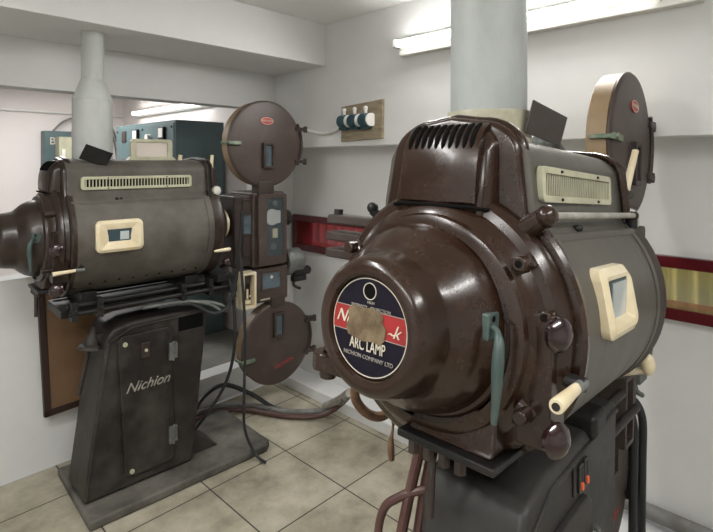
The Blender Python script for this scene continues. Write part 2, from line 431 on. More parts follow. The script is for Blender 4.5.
    for a, x, r, ln in ((-28, -.07, .011, .035), (12, -.05, .010, .02), (35, -.062, .012, .03), (150, -.06, .012, .03), (205, -.06, .012, .03), (-62, -.05, .012, .02)):
        t = math.radians(a); d = Vector((0, -math.cos(t), math.sin(t))); c = Vector((x, 0, 0))+d*(R-.05)
        m.cyl(c-Vector((.0, 0, 0)), c+d*.03, r*1.25, r)
        m.cyl(c+d*.018-Vector((ln, 0, 0)), c+d*.018+Vector((ln*.6, 0, 0)), r)
    m.bx(-.072, -.014, -.222, -.17, -.15, .05)
    m.build('boss', BR, rc, bevel=.003)
    m = MB(); t = math.radians(35); d = Vector((0, -math.cos(t), math.sin(t))); c = Vector((-.062, 0, 0))+d*(R-.032)
    m.cyl(c-Vector((.0305, 0, 0)), c-Vector((.029, 0, 0)), .006)
    t = math.radians(12); d = Vector((0, -math.cos(t), math.sin(t))); c = Vector((-.05, 0, 0))+d*(R-.032)
    m.cyl(c-Vector((.022, 0, 0)), c-Vector((.018, 0, 0)), .006)
    m.build('bolt_hole', BLACK, rc)
    # foot skirt below
    zf = -.185
    m = MB(); m.prism([(-.075, -.12), (-.088, -.175), (-.095, zf), (.02, zf), (.02, -.12)], -.142, .015, 'y')
    m.build('foot_casting', BR, rc, bevel=.008)
    MB().bx(-.11, .03, -.155, .028, zf-.014, zf).build('foot_plate', DARK, rc, bevel=.004)
    m = MB()
    for y in (-.09, -.06, -.03, .0): m.cyl((-.095, y, zf-.014), (-.095, y, zf-.036), .011, n=6)
    m.cyl((-.092, -.035, zf-.03), (-.092, -.035, zf-.13), .007)
    m.build('clamp_bolt', BROWNM, rc, bevel=.001)
    # ---- rear arch + rear hood
    def arch(xs, w, zb, zt, r, cy=0):
        out = []
        o = hood_outline(w, zb, zt, r)
        cz = .2
        for x, s_ in xs: out.append([(x, cy+y*s_, cz+(z-cz)*s_ if z > cz else z) for y, z in o])
        return out
    zt = S['rtop']
    def flare(x, s_, g):   # arch whose feet spread out onto the round casting
        o = hood_outline(.148, .10, zt, .085)
        return [(x, (y*s_)*(1+g*max(0, (.235-z)/.135)**2), .2+(z-.2)*s_ if z > .2 else z) for y, z in o]
    m = MB(); m.loft([flare(x, s_, .42) for x, s_ in ((-.018, .93), (-.0165, .96), (-.012, .98), (-.006, .99), (-.001, .99), (.001, 1.015), (.006, 1.03), (.014, 1.03), (.020, 1.015), (.021, .98))])
    ar = m.build('rear_arch', BR, root, Mh, sharp=40)
    nb = 9
    rb = [(-.060, .80), (-.0595, .84), (-.058, .88), (-.054, .92), (-.048, .955), (-.040, .98), (-.030, .995), (-.018, 1.0), (.0, 1.0)]
    def bulge(x, s_, w=.104):
        # vertical-sided bulge, its back leaning in towards the top
        k = 1
        o = hood_outline(w, .10, zt-.012, .05, wt=w*.96)
        return [(x+max(0, z-.26)*.25*(1 if x < -.02 else 0), y*s_, .2+(z-.2)*(1-(1-s_)*1.1) if z > .2 else z) for y, z in o]
    m = MB(); m.loft([bulge(*q) for q in rb])
    rh = m.build('rear_hood', BR, root, Mh, sharp=50)
    MB().tube([(-.018, .1055, .200), (-.040, .1045, .200), (-.054, .099, .200), (-.063, .086, .201), (-.0675, .078, .203), (-.0675, -.078, .203), (-.063, -.086, .201), (-.054, -.099, .200), (-.040, -.1045, .200), (-.018, -.1055, .200)], .0034, n=8, smooth=0).build('seam', BLACK, rh)
    # raised centre cover with slots curving over the top edge
    def prof_at(t):   # 0..1 from panel bottom to over the top  -> (x,z)
        K = [(-.060, .208), (-.060, .25), (-.0575, .275), (-.053, .296), (-.045, .313), (-.033, .328), (-.018, .338), (.0, .345)]
        u = t*(len(K)-1); i = min(int(u), len(K)-2); f_ = u-i
        a, b = K[i], K[i+1]; dz = zt-.352
        return (a[0]+(b[0]-a[0])*f_, a[1]+(b[1]-a[1])*f_+dz*min(1, t*1.5))
    rr = []
    for k in range(15):
        x, z = prof_at(k/14); o_ = .004
        rr.append([(x+.02, .080, z-.012), (x-o_*.5, .080, z+o_*.3), (x-o_, .074, z+o_*.7), (x-o_, -.074, z+o_*.7), (x-o_*.5, -.080, z+o_*.3), (x+.02, -.080, z-.012)])
    MB().loft(rr).build('slotted_cover', BR, rh, sharp=50)
    for i in range(10):
        y = -.066+.132*i/9
        P = []
        for k in range(7):
            x, z = prof_at(.42+.44*k/6); P.append((x-.0045, y, z+.0030))
        MB().tube(P, lambda q: .0044*(1-abs(2*q-1)**6*.7), n=8, smooth=2).build('vent_slot', BLACK, rh)
    # ---- dome and lamp drum
    prof = [(-.05, .13), (-.072, .172), (-.080, .173), (-.084, .168), (-.085, .163), (-.088, .161), (-.098, .160), (-.114, .156), (-.131, .148), (-.146, .137), (-.158, .126), (-.166, .119), (-.174, .1165), (-.205, .112), (-.216, .109),
            (-.224, .104), (-.229, .097), (-.230, .088), (-.228, .0815), (-.222, .0795), (-.219, .079), (-.219, 0)]
    dy, dz = .010, .008
    dome = MB().lathe(prof, (0, dy, dz), n=96).build('rear_dome', BR, root, Mh, sharp=32)
    # label
    ML = Matrix(((0, 0, -1, -.2195), (-1, 0, 0, dy), (0, 1, 0, dz), (0, 0, 0, 1)))   # label right=-y, up=z, facing -x
    lab = MB().cyl((0, 0, 0), (0, 0, .0012), .0775, n=64).build('round_label', NAVY, dome, ML)
    c = [(.0765*math.cos(2*PI*i/64), .0765*math.sin(2*PI*i/64)) for i in range(64)]; ci = [(a*.98, b*.98) for a, b in c]
    MB().ring(c, ci, lambda a, b: (a, b, .0016), lambda a, b: (a, b, .0004)).build('label_ring', LCREAM, lab)
    top, bot = .026, -.012
    pts = []
    for k in range(9):
        z = bot+(top-bot)*k/8; pts.append((math.sqrt(.0748**2-z*z), z))
    pts = pts+[(-a, b) for a, b in reversed(pts)]
    MB().prism(pts, .0012, .0018, 'z').build('label_red_band', REDL, lab)
    m = MB(); m.bx(-.0695, .0695, top, top+.0012, .0012, .002); m.bx(-.0735, .0735, bot-.0012, bot, .0012, .002); m.build('label_band_line', LGREY, lab)
    c = [(.0135*math.cos(2*PI*i/32), .056+.0135*math.sin(2*PI*i/32)) for i in range(32)]; ci = [(a*.9, .056+(b-.056)*.9) for a, b in c]
    MB().ring(c, ci, lambda a, b: (a, b, .0022), lambda a, b: (a, b, .0005)).build('peep_ring', LCREAM, lab)
    MB().cyl((0, .056, .0005), (0, .056, .0016), .0121).build('peep_hole', BLACK, lab)
    tz = .0024
    T = lambda x, y, z=tz: Matrix.Translation((x, y, z))
    text('label_lettering', 'ARC LAMP', .0195, T(0, -.0295) @ Matrix.Diagonal((.80, 1.3, 1, 1)), LCREAM, lab)
    text('label_lettering', 'NICHION COMPANY LTD', .0088, T(.002, -.047), LGREY, lab)
    text('label_lettering', 'HIGH', .006, T(.004, .0385), LGREY, lab)
    text('label_lettering', 'INTENSITY', .007, T(-.02, .030), LGREY, lab)
    text('label_lettering', 'PROJECTION', .007, T(.024, .030), LGREY, lab)
    text('label_script', 'Ni', .028, T(-.055, .008, .0026), LCREAM, lab, shear=.4)
    text('label_script', 'k', .028, T(.056, .003, .0026), LCREAM, lab, shear=.4)
    text('label_script', '~', .022, T(.046, .0, .0026), LCREAM, lab, shear=.2)
    tp = [(a*1.02, b*1.08-.001) for a, b in [(-.042, .021), (-.030, .029), (-.012, .027), (.006, .030), (.022, .027), (.030, .021), (.029, .012), (.036, .004), (.034, -.012), (.026, -.020), (.012, -.018), (-.008, -.021), (-.022, -.019), (-.040, -.016), (-.046, -.005), (-.040, .006)]]
    MB().prism(tp, .0018, .0034, 'z').build('torn_paper_patch', TORN, lab, bevel=.0005)
    # ---- long handle on the dome
    hx, hy, hz = -.112, -.136, .038
    MB().box((hx, hy-.006, hz-.012), (.034, .014, .040), None).build('handle_bracket', GREENM, dome, Matrix.Identity(4), bevel=.003)
    MB().cyl((hx-.004, hy-.0135, hz+.0), (hx-.004, hy-.0145, hz), .0045).build('bracket_screw', BLACK, dome)
    def hr(q): return .0045+.0045*math.sin(PI*min(1, max(0, (q-.25)/.75))**.8)
    MB().tube([(hx-.005, hy-.010, hz-.012), (hx-.016, hy-.026, hz-.014), (hx-.026, hy-.034, hz-.03), (hx-.028, hy-.034, hz-.065), (hx-.025, hy-.032, hz-.10), (hx-.022, hy-.028, hz-.145)], hr, n=14).build('handle', GREENM, dome)
    # ---- knobs and crank on near side of casting
    for z in S['knobs']:
        m = MB(); m.cyl((-.045, -.17, z), (-.05, -.21, z), .008)
        st_ = m.build('knob_stem', DARK, rc)
        MB().lathe([(0, 0), (0, .015), (.003, .021), (.009, .0262), (.015, .0262), (.021, .0205), (.025, .011), (.026, 0)], (-.055, -.216, z), (-.4, -1, 0), 32).build('knob', KNOB, rc)
    gx, gz = S['crank']; gp = (gx, -.255, gz)
    k_ = .8 if left else 1
    m = MB(); m.lathe([(0, 0), (0, .0095*k_), (.004, .0108*k_), (.03, .0098*k_), (.06, .0085*k_), (.085, .0078*k_), (.087, 0)], gp, (1, .03, .03), 24)
    cr = m.build('crank_grip', CREAM, rc)
    MB().lathe([(0, 0), (0, .0055), (.0025, .0055), (.0025, 0)], (gx-.002, -.255, gz), (1, .03, .03), 20).build('grip_end_cap', DARK, cr)
    MB().cyl((gx+.082, -.253, gz+.002), (gx+.115, -.252, gz+.003), .008, .009).build('crank_socket', STEELD, rc)
    MB().cyl((gx+.108, -.21, gz+.003), (gx+.108, -.258, gz+.003), .011).build('crank_boss', DARK, rc)
    # ---- rod along the hood flange with ball ends
    if not left:
        m = MB(); m.cyl((-.02, -.19, .196), (L-.01, -.19, .196), .0065)
        rod = m.build('hinge_rod', STEEL, hood)
        m = MB(); m.ball((-.03, -.192, .196), .019, (1.1, .9, 1)); m.ball((L-.005, -.19, .196), .011); m.cyl((-.03, -.19, .196), (-.025, -.14, .16), .016, .02)
        m.build('rod_boss', BR, rod)
    m = MB(); m.cyl((L+.0, -.185, .19), (L+.0, -.185, .165), .012); m.ball((L*.3, -.178, .172), .007); m.ball((L*.33, -.178, .172), .006)
    m.build('catch', DARK, hood)
    # ---- flap by the flue
    fM = Matrix.Translation(S['flap'][0]) @ Matrix.Rotation(math.radians(S['flap'][2]), 4, 'Y') @ Matrix.Rotation(math.radians(S['flap'][3]), 4, 'X')
    fw, fh = S['flap'][1]
    MB().prism([(0, 0), (fw, 0), (fw, fh), (0, fh)], -.002, .002, 'y').build('damper_flap', S['flapmat'], hood, fM, bevel=.0015)
    # ---- front cap and cone toward the head
    m = MB(); m.lathe([(L-.02, R-.01), (L+.03, R+.008), (L+.05, R+.004), (L+.075, R-.03), (L+.10, R-.08), (L+.12, .13), (L+.14, .10), (L+.15, .095), (L+.15, 0)], n=64)
    o = hood_outline(hw+.012, .12, S['top']-.006, .07)
    m.loft([[(x, y*s_, .1+(z-.1)*s_) for y, z in o] for x, s_ in ((L+.0, 1.0), (L+.045, 1.0), (L+.06, .96), (L+.068, .85), (L+.07, .6))])
    fc = m.build('front_casting', BR if left else BROWNM, root, Mh, sharp=35)
    MB().lathe([(L+.15, 0), (L+.15, .07), (L+.158, .074), (L+.175, .074), (L+.18, .066), (L+.18, 0)]).build('cone_ring', CREAM if left else DARK, fc)
    MB().lathe([(L+.18, .05), (L+.26, .045), (L+.26, 0)]).build('light_snout', DARK, fc)
    hd = MB(); hd.cyl((S['lev'][0], -.13, S['lev'][1]), (S['lev'][0]+(.005 if left else .05), -.14, S['lev'][1]+.115), .010, .0085)
    hd.build('lever_grip', CREAM, fc)
    MB().cyl((S['lev'][0]-.02, -.13, S['lev'][1]-.006), (S['lev'][0]+.03, -.13, S['lev'][1]-.006), .014).build('lever_boss', DARK, fc)
    m = MB(); m.lathe([(0, 0), (0, .024), (.01, .026), (.02, .02), (.022, 0)], (L+.045, -.165, .185), (0, -1, .2), 24); m.build('dial', STEEL, fc)
    m = MB(); m.lathe([(0, 0), (0, .005), (.03, .008), (.075, .010), (.082, .006), (.084, 0)], (L+(.0 if left else .01), -.24 if left else -.195, -.10 if left else -.08), (1, -.12, .04), 20); m.build('front_grip', CREAM, fc)
    m = MB(); m.ball((L+.085, -.205, -.165), .021, (1, 1, 1) if left else (.8, .8, 1.25)); m.cyl((L+.085, -.20, -.18), (L+.085, -.15, -.20), .008)
    m.build('ball_knob', KNOB if left else CREAM, fc)
    # ---- carriage rails beneath the lamphouse
    m = MB()
    for y, z, r in ((-.13, -.275, .011), (-.165, -.30, .010), (.10 if left else -.06, -.275, .011)):
        m.cyl((.0 if left else .06, y, z), (L+.16, y, z), r)
    car = m.build('carriage_rail', DARK, root, Mh)
    cy1 = .12 if left else -.02
    m = MB(); m.bx(-.02 if left else .05, L+.1, -.12, cy1, -.325, -.29)
    for x in (.09, L-.06): m.bx(x-.03, x+.03, -.12, cy1, -.29, -.225)
    m.build('carriage', DARK, root, Mh, bevel=.005)
    if left:
        m = MB()
        for x in (.02, .12, L-.12, L+.02): m.cyl((x, -.12, -.285), (x, -.19, -.285), .008); m.bx(x-.012, x+.012, -.175, -.12, -.33, -.25)
        m.bx(L+.02, L+.17, -.16, .05, -.335, -.30); m.bx(L+.05, L+.14, -.18, -.03, -.27, -.235)
        m.build('rail_clamp', DARK, car, bevel=.003)
        m = MB(); m.tube([(.3, -.155, -.33), (.5, -.17, -.335), (.60, -.19, -.36), (.66, -.20, -.40)], .0075); m.tube([(.42, -.15, -.335), (.58, -.17, -.35), (.68, -.19, -.385), (.72, -.15, -.43)], .0085)
        m.build('rail_hose', STEELD, car)

    # ---- projector head
    hx0, hx1 = S['head']; ny = -.115 if left else -.075
    m = MB(); m.bx(hx0+.10, hx1, ny, .13, -.245, .165)
    m.bx(hx0+.10, hx1+.02, ny-.005, .12, -.44, -.25)
    head = m.build('projector_head', MAG if left else BROWNM, root, Mh, bevel=.012, seg=3)
    MB().bx(hx0, hx0+.11, ny+.02, .10, -.235, .15).build('shutter_housing', BROWNM, head, bevel=.01)
    # small side pane
    sx0, sx1 = hx0+.045, hx0+.105
    m = MB(); m.ring(rrect(sx0, sx1, -.18, .13, .012), rrect(sx0+.007, sx1-.007, -.172, .122, .008), lambda a, b: (a, ny+.012, b), lambda a, b: (a, ny+.022, b))
    so = m.build('shutter_frame', BROWNM, head, bevel=.001)
    MB().bx(sx0+.005, sx1-.005, ny+.017, ny+.0195, -.172, .12).build('shutter_panel', BROWNM, so)
    MB().bx(sx0+.007, sx1-.007, ny+.014, ny+.017, -.055, .045).build('blue_pane', BLUEG, so)
    m = MB(); m.bx(sx0+.004, sx1-.004, ny+.010, ny+.017, .045, .055); m.bx(sx0+.004, sx1-.004, ny+.010, ny+.017, -.065, -.055); m.build('crossbar', BROWNM, so)
    # big door with glass, drum behind
    dx0, dx1 = hx0+.14, hx1-.015
    m = MB(); m.ring(rrect(dx0-.02, dx1+.01, -.235, .155, .015), rrect(dx0+.035, dx1-.01, -.19, .13, .008), lambda a, b: (a, ny-.026, b), lambda a, b: (a, ny-.0, b))
    door = m.build('head_door', MAG if left else BROWNM, head, bevel=.003)
    MB().bx(dx0+.03, dx1-.008, ny-.003, ny-.001, -.19, .13).build('film_chamber', DARK, door)
    m = MB(); m.cyl((dx0+.075, ny-.02, .025), (dx0+.075, ny-.002, .025), .045, n=32); m.bx(dx0+.06, dx1-.025, ny-.018, ny-.002, -.01, .06)
    m.build('film_drum', WHITEM, door, bevel=.004)
    m = MB(); m.bx(dx0+.08, dx0+.11, ny-.016, ny-.002, -.09, -.04); m.build('brass_gate', CREAM, door)
    m = MB(); m.ball((dx0+.09, ny-.004, -.14), .022, (1, .4, 1)); m.ball((dx0+.10, ny-.004, .10), .018, (1, .4, 1)); m.build('roller', STEELD, door)
    MB().bx(dx0+.033, dx1-.009, ny-.0235, ny-.0215, -.189, .129).build('door_glass', SMOKE, door)
    m = MB(); m.prism([(dx0-.02, -.22), (dx0+.012, -.22), (dx0+.012, -.09), (dx0-.004, -.065), (dx0-.02, -.09)], ny-.034, ny-.02); m.build('door_latch', MAG, door, bevel=.004)
    # lower box window
    lx = (hx0+.10+hx1)/2
    m = MB(); m.ring(rrect(lx-.055, lx+.075, -.375, -.275, .004), rrect(lx-.045, lx+.065, -.366, -.284, .002), lambda a, b: (a, ny-.010, b), lambda a, b: (a, ny-.003, b))
    lw = m.build('gear_window', MAG, head, bevel=.001)
    MB().bx(lx-.047, lx+.067, ny-.008, ny-.004, -.368, -.282).build('gear_glass', BLUEG, lw)
    MB().cyl((lx+.01, ny-.008, -.305), (lx+.01, ny-.0095, -.305), .009).build('window_dot', LCREAM, lw)
    MB().bx(lx-.06, lx-.0, ny-.0085, ny-.003, -.425, -.418).build('trim_strip', CREAMP, head)
    # cream framed open box
    bx0 = hx0+.05; zc = -.33
    m = MB(); m.ring(rrect(bx0-.045, bx0+.04, zc-.11, zc+.08, .006), rrect(bx0-.032, bx0+.027, zc-.097, zc+.067, .004), lambda a, b: (a, ny-.055, b), lambda a, b: (a, ny+.01, b))
    cb = m.build('switch_box', CREAM if left else BROWNM, head, bevel=.002)
    MB().bx(bx0-.04, bx0+.035, ny-.01, ny+.008, zc-.10, zc+.07).build('box_back', BROWNM, cb)
    m = MB(); m.bx(bx0-.02, bx0+.018, ny-.03, ny-.01, zc+.02, zc+.06); m.build('box_block', MAG, cb)
    m = MB(); m.cyl((bx0-.005, ny-.035, zc-.01), (bx0-.005, ny-.035, zc-.06), .006); m.ball((bx0+.014, ny-.03, zc-.05), .006); m.bx(bx0-.02, bx0+.02, ny-.03, ny-.01, zc-.09, zc-.07)
    m.build('box_switch', CREAM if left else STEELD, cb)
    # motor beyond the head
    mz = -.26 if left else -.27
    m = MB(); m.lathe([(0, 0), (0, .068), (.012, .076), (.10, .076), (.115, .06), (.118, 0)], (hx1+.025, ny+.05, mz+.01), (1, 0, 0), 32)
    mo = m.build('motor', STEELD, head)
    m = MB(); m.cyl((hx1+.06, ny+.01, mz-.045), (hx1+.175, ny+.01, mz-.045), .026); m.bx(hx1+.06, hx1+.15, ny-.005, ny+.03, mz-.10, mz-.07)
    m.cyl((hx1+.17, ny+.01, mz-.045), (hx1+.185, ny+.01, mz-.045), .018); m.tube([(hx1+.08, ny+.02, mz-.08), (hx1+.07, ny+.01, mz-.12), (hx1+.11, ny-.0, mz-.145)], .009)
    m.build('motor_bracket', DARK if left else STEELD, mo, bevel=.003)
    MB().ball((hx1+.03, ny+.0, .0), .012).build('lens_knob', DARK, head)
    MB().cyl((hx1, .0, 0), (hx1+.10, 0, 0), .045, n=32).build('lens', DARK, head)
    # ---- magazines
    def magazine(cx, cy, cz, RM, up):
        th = .06; rim = S['rim']
        m = MB(); m.lathe([(0, 0), (0, RM-.006), (.005, RM), (th, RM), (th+.004, RM-.004), (th+.004, 0)], (cx, cy, cz), (0, 1, 0), 96)
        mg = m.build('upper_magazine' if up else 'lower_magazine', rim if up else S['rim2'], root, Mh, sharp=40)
        m = MB(); m.lathe([(0, 0), (0, RM-.012), (.002, RM-.003), (.008, RM+.003), (.013, RM+.003), (.013, 0)], (cx, cy-.012, cz), (0, 1, 0), 96)
        dr = m.build('magazine_door', MAG, mg, sharp=40)
        s_ = -1 if up else 1   # window is towards the head
        wz = cz+s_*.04+s_*.045
        wxc = cx+.005 if up else cx-.0
        if up: wz = cz-.065
        else: wz = cz+.105
        m = MB(); m.ring(rrect(wxc-.035, wxc+.035, wz-.07, wz+.07, .004), rrect(wxc-.022, wxc+.022, wz-.055, wz+.055, .003), lambda a, b: (a, cy-.030, b), lambda a, b: (a, cy-.010, b))
        wfm = m.build('magazine_window', BROWNM, dr, bevel=.002)
        MB().bx(wxc-.024, wxc+.024, cy-.020, cy-.017, wz-.057, wz+.057).build('magazine_glass', BLUEG, wfm)
        if up:
            m = MB(); e = [(cx+.0+.043*math.cos(2*PI*i/32), cz+.125+.021*math.sin(2*PI*i/32)) for i in range(32)]; m.prism(e, cy-.016, cy-.010)
            bd = m.build('badge', REDP, dr)
            ei = [(cx+(a-cx)*.88, cz+.125+(b-cz-.125)*.82) for a, b in e]; eo = [(cx+(a-cx)*.94, cz+.125+(b-cz-.125)*.91) for a, b in e]
            m = MB().ring(eo, ei, lambda a, b: (a, cy-.0168, b), lambda a, b: (a, cy-.0155, b)); m.build('badge_line', LCREAM, bd)
            text('badge_lettering', 'NICHION', .016, Matrix(((1, 0, 0, cx), (0, 0, -1, cy-.0172), (0, 1, 0, cz+.125), (0, 0, 0, 1))), LCREAM, bd)
        else:
            text('red_stencil', 'NICHION', .03, Matrix.Translation((cx+.04, cy-.0125, cz-.12)) @ Matrix.Rotation(math.radians(-12), 4, 'Y') @ Matrix.Rotation(PI/2, 4, 'X'), REDP, dr)
        # hinges on the far edge, latch on the near edge
        for a in (22, -24):
            t = math.radians(a); p = (cx+(RM+.006)*math.cos(t), cz+(RM+.006)*math.sin(t))
            m = MB(); m.bx(p[0]-.03, p[0]+.045, cy-.022, cy+.03, p[1]-.010, p[1]+.010); m.cyl((p[0]+.045, cy-.008, p[1]-.018), (p[0]+.045, cy-.008, p[1]+.018), .012)
            m.build('magazine_hinge', BROWNM, mg, bevel=.003)
        m = MB(); m.tube([(cx+(RM+.002)*math.cos(math.radians(a)), cy-.014, cz+(RM+.002)*math.sin(math.radians(a))) for a in range(-30, 31, 5)], .008, n=8, smooth=0); m.build('hinge_rib', BROWNM, mg)
        zz = cz-.0 if up else cz-.05
        m = MB(); m.bx(cx-RM-.014, cx-RM+.07, cy-.026, cy-.012, zz-.010, zz+.010); m.bx(cx-RM-.014, cx-RM-.004, cy-.026, cy+.05, zz-.007, zz+.007)
        m.cyl((cx-RM-.002, cy-.018, zz), (cx-RM-.002, cy-.034, zz), .009)
        m.build('magazine_latch', VERD, mg, bevel=.003)
        # neck to the head
        if up: m = MB(); m.bx(cx-.055, cx+.045, cy-.018, cy+.06, cz-RM-.045, cz-RM+.03)
        else: m = MB(); m.bx(cx-.05, cx+.045, cy-.018, cy+.06, cz+RM-.02, cz+RM+.045)
        m.build('fire_trap', BROWNM, mg, bevel=.006)
        return mg
    ux, uy, uz = S['um']; magazine(ux, uy, uz, .234, True)
    lx_, ly, lz = S['lm']; magazine(lx_, ly, lz, .225, False)

    # ---- pedestal (stands on the floor, not tilted)
    px0, px1, py0, py1, ph = S['ped']; w_ = px1-px0
    sk = .09
    m = MB()
    pts = [(px0-sk, .045), (px0+w_-.06, .045), (px1+.01, ph-.10), (px1+.015, ph-.01), (px1-.13, ph), (px0+.10, ph-.004), (px0+.03, ph-.02), (px0, ph-.06)]
    n = len(pts)
    m.prism(pts, py0, py1)
    ped = m.build('pedestal', PED if left else PEDR, root, None, bevel=.016, seg=3)
    # raised edging around the side face
    e = [(px0-sk+.02, .07), (px0+w_-.075, .07), (px1-.006, ph-.12), (px1-.006, ph-.03)]
    m = MB(); m.tube([(px0-sk+.012, py0-.001, .06), (px0+.012, py0-.001, ph-.075), (px0+.11, py0-.001, ph-.028), (px1-.004, py0-.001, ph-.022)], .005, n=8, smooth=0); m.build('edge_rib', PED if left else PEDR, ped)
    tp0, tp1, bt0, bt1 = .21, .445, .243, .452
    m = MB()
    z0, z1 = .095, (.727 if left else .86)
    oz_ = [(px0+.055, z1), (px0+.285, z1), (px0+.30, z0), (px0+.075, z0)]
    m.prism([(px0+.045, z1-.02), (px0+.065, z1), (px0+.27, z1), (px0+.29, z1-.02), (px0+.30, z0+.02), (px0+.28, z0), (px0+.095, z0), (px0+.075, z0+.02)], py0-.014, py0+.002)
    pd = m.build('pedestal_door', PED if left else PEDR, ped, bevel=.005)
    for z in (z1-.115, z0+.125):
        m = MB(); m.bx(px0+.272, px0+.288, py0-.026, py0-.012, z-.04, z+.04); m.bx(px0+.293, px0+.313, py0-.02, py0, z-.036, z+.036); m.cyl((px0+.293, py0-.022, z-.045), (px0+.293, py0-.022, z+.045), .005)
        m.build('door_hinge', STEELD, pd, bevel=.001)
    m = MB(); m.cyl((px0+.075, py0-.012, z1-.035), (px0+.075, py0-.020, z1-.035), .010); m.cyl((px0+.105, py0-.012, z0+.025), (px0+.105, py0-.020, z0+.025), .010); m.build('door_screw', CREAMP, pd)
    m = MB(); m.bx(px0+.145, px0+.185, py0-.02, py0-.013, z1-.115, z1-.045); lk = m.build('lock_plate', BROWNM, pd, bevel=.004)
    MB().cyl((px0+.165, py0-.02, z1-.08), (px0+.165, py0-.026, z1-.08), .007).build('lock', CREAMP, lk)
    if left: MB().bx(px0+.325, px1-.01, py0-.0015, py0+.01, ph-.095, ph-.025).build('open_slot', BLACK, ped)
    text('pedestal_script', 'Nichion', .062, Matrix(((1, 0, 0, px0+.175), (0, 0, -1, py0-.0155), (0, 1, 0, z1-.235), (0, 0, 0, 1))), STEEL, pd, depth=.002, shear=.45)
    if left:   # leveling pedal on the rear
        X, Y = px0-.035, py0+.07
        m = MB(); m.lathe([(0, .008), (.03, .016), (.06, .030), (.075, .032), (.08, .046), (.092, .051), (.095, 0)], (X+.005, Y, .775), (-.15, 0, -1), 32)
        m.cyl((X-.012, Y, .69), (X-.05, Y+.01, .49), .0085); m.bx(X, px0+.02, Y-.015, Y+.015, .70, .74)
        m.build('tilt_jack', PED, ped, bevel=.001)
    else:
        sx = .162; sz = ph-.052
        MB().bx(sx-.018, sx+.046, py0-.006, py0, sz-.036, sz+.030).build('switch_plate', PEDR, ped, bevel=.003)
        for k in range(2):
            x = sx+.0+.028*k
            a = MB().bx(x-.009, x+.009, py0-.011, py0-.005, sz-.03, sz+.022).build('toggle_switch', DARK, ped, bevel=.002)
            MB().bx(x-.0035, x+.0035, py0-.016, py0-.010, sz-.025, sz-.011).build('orange_toggle', ORANGE, a, bevel=.002)
            m = MB(); m.ring(rrect(x-.0085, x+.0085, sz-.029, sz+.021, .001), rrect(x-.0072, x+.0072, sz-.0277, sz+.0197, .001), lambda p, q: (p, py0-.0122, q), lambda p, q: (p, py0-.0105, q)); m.build('switch_edge', STEELD, a)
        m = MB(); m.bx(.235, .31, py0-.015, py0+.08, ph-.02, ph+.03); m.build('junction_block', DARK, ped, bevel=.012)
        # support arms at left and arm lug behind the dome
        m = MB(); m.prism([(-.06, .02), (.06, .0), (.06, .05), (-.02, .05)], -.0, .10, 'y')
        arm = MB()
        arm.bx(-.085, -.035, .16, .26, -.155, -.125); arm.cyl((-.060, .258, -.158), (-.060, .258, -.120), .028); arm.cyl((-.060, .25, -.175), (-.060, .25, -.155), .018); arm.cyl((-.060, .25, -.12), (-.060, .25, -.110), .014)
        arm.build('side_bracket', BR, rc, bevel=.006)
        m = MB()
        for k, z in enumerate((.15, .11, .07)):
            m.bx(.03, .09, .16, .37, z-.011, z+.011)
        m.bx(.04, .08, .17, .25, .0, .15)
        rk = m.build('side_rack', BROWNM, rc, bevel=.005)
        m = MB(); m.cyl((.05, .35, .16), (.05, .35, .174), .011); m.ball((.03, .225, .185), .013); m.cyl((.03, .225, .18), (.05, .20, .15), .011); m.build('rack_bolt', DARK, rk)
        m = MB(); m.ball((.05, .375, .11), .009); m.ball((.05, .375, .07), .009); m.build('rack_stud', STEEL, rk)
    # ---- base slab
    b0, b1, c0, c1 = S['base']
    MB().prism([(b0, c0), (b1-.03, c0), (b1, c0+.03), (b1, c1-.03), (b1-.03, c1), (b0, c1)], 0, .042, 'z').build('base_slab', BASE, root, None, bevel=.012)
    if left:
        m = MB(); m.prism([(px1-.05, .04), (px1+.10, .04), (px1-.04, .16)], py0+.05, py1-.05); m.build('base_gusset', PED, ped, bevel=.006)
        # framed pinkish glass on top of the hood
        x0, x1, zb = .29, .49, S['top']
        m = MB(); m.ring(rrect(x0, x1, zb+.004, zb+.105, .018), rrect(x0+.025, x1-.025, zb+.022, zb+.088, .008), lambda a, b: (a, -.04, b), lambda a, b: (a, -.022, b))
        m.prism([(x0-.03, zb-.005), (x1+.03, zb-.005), (x1, zb+.02), (x0, zb+.02)], -.045, -.015)
        tf = m.build('mirror_frame', CREAMP, hood, bevel=.003)
        MB().bx(x0+.022, x1-.022, -.034, -.03, zb+.019, zb+.091).build('mirror_pane', PINKW, tf)
        m = MB(); m.cyl((x1+.04, -.03, zb), (x1+.045, -.03, zb+.03), .010); m.build('cream_stud', CREAM, hood)
    else:
        m = MB(); m.tube([(L-.02, .05, .36), (L+.10, .05, .39), (L+.18, .05, .36)], .014); m.ball((L-.0, .05, .375), .022)
        m.build('elbow_pipe', STEELD, root, Mh)
    return root

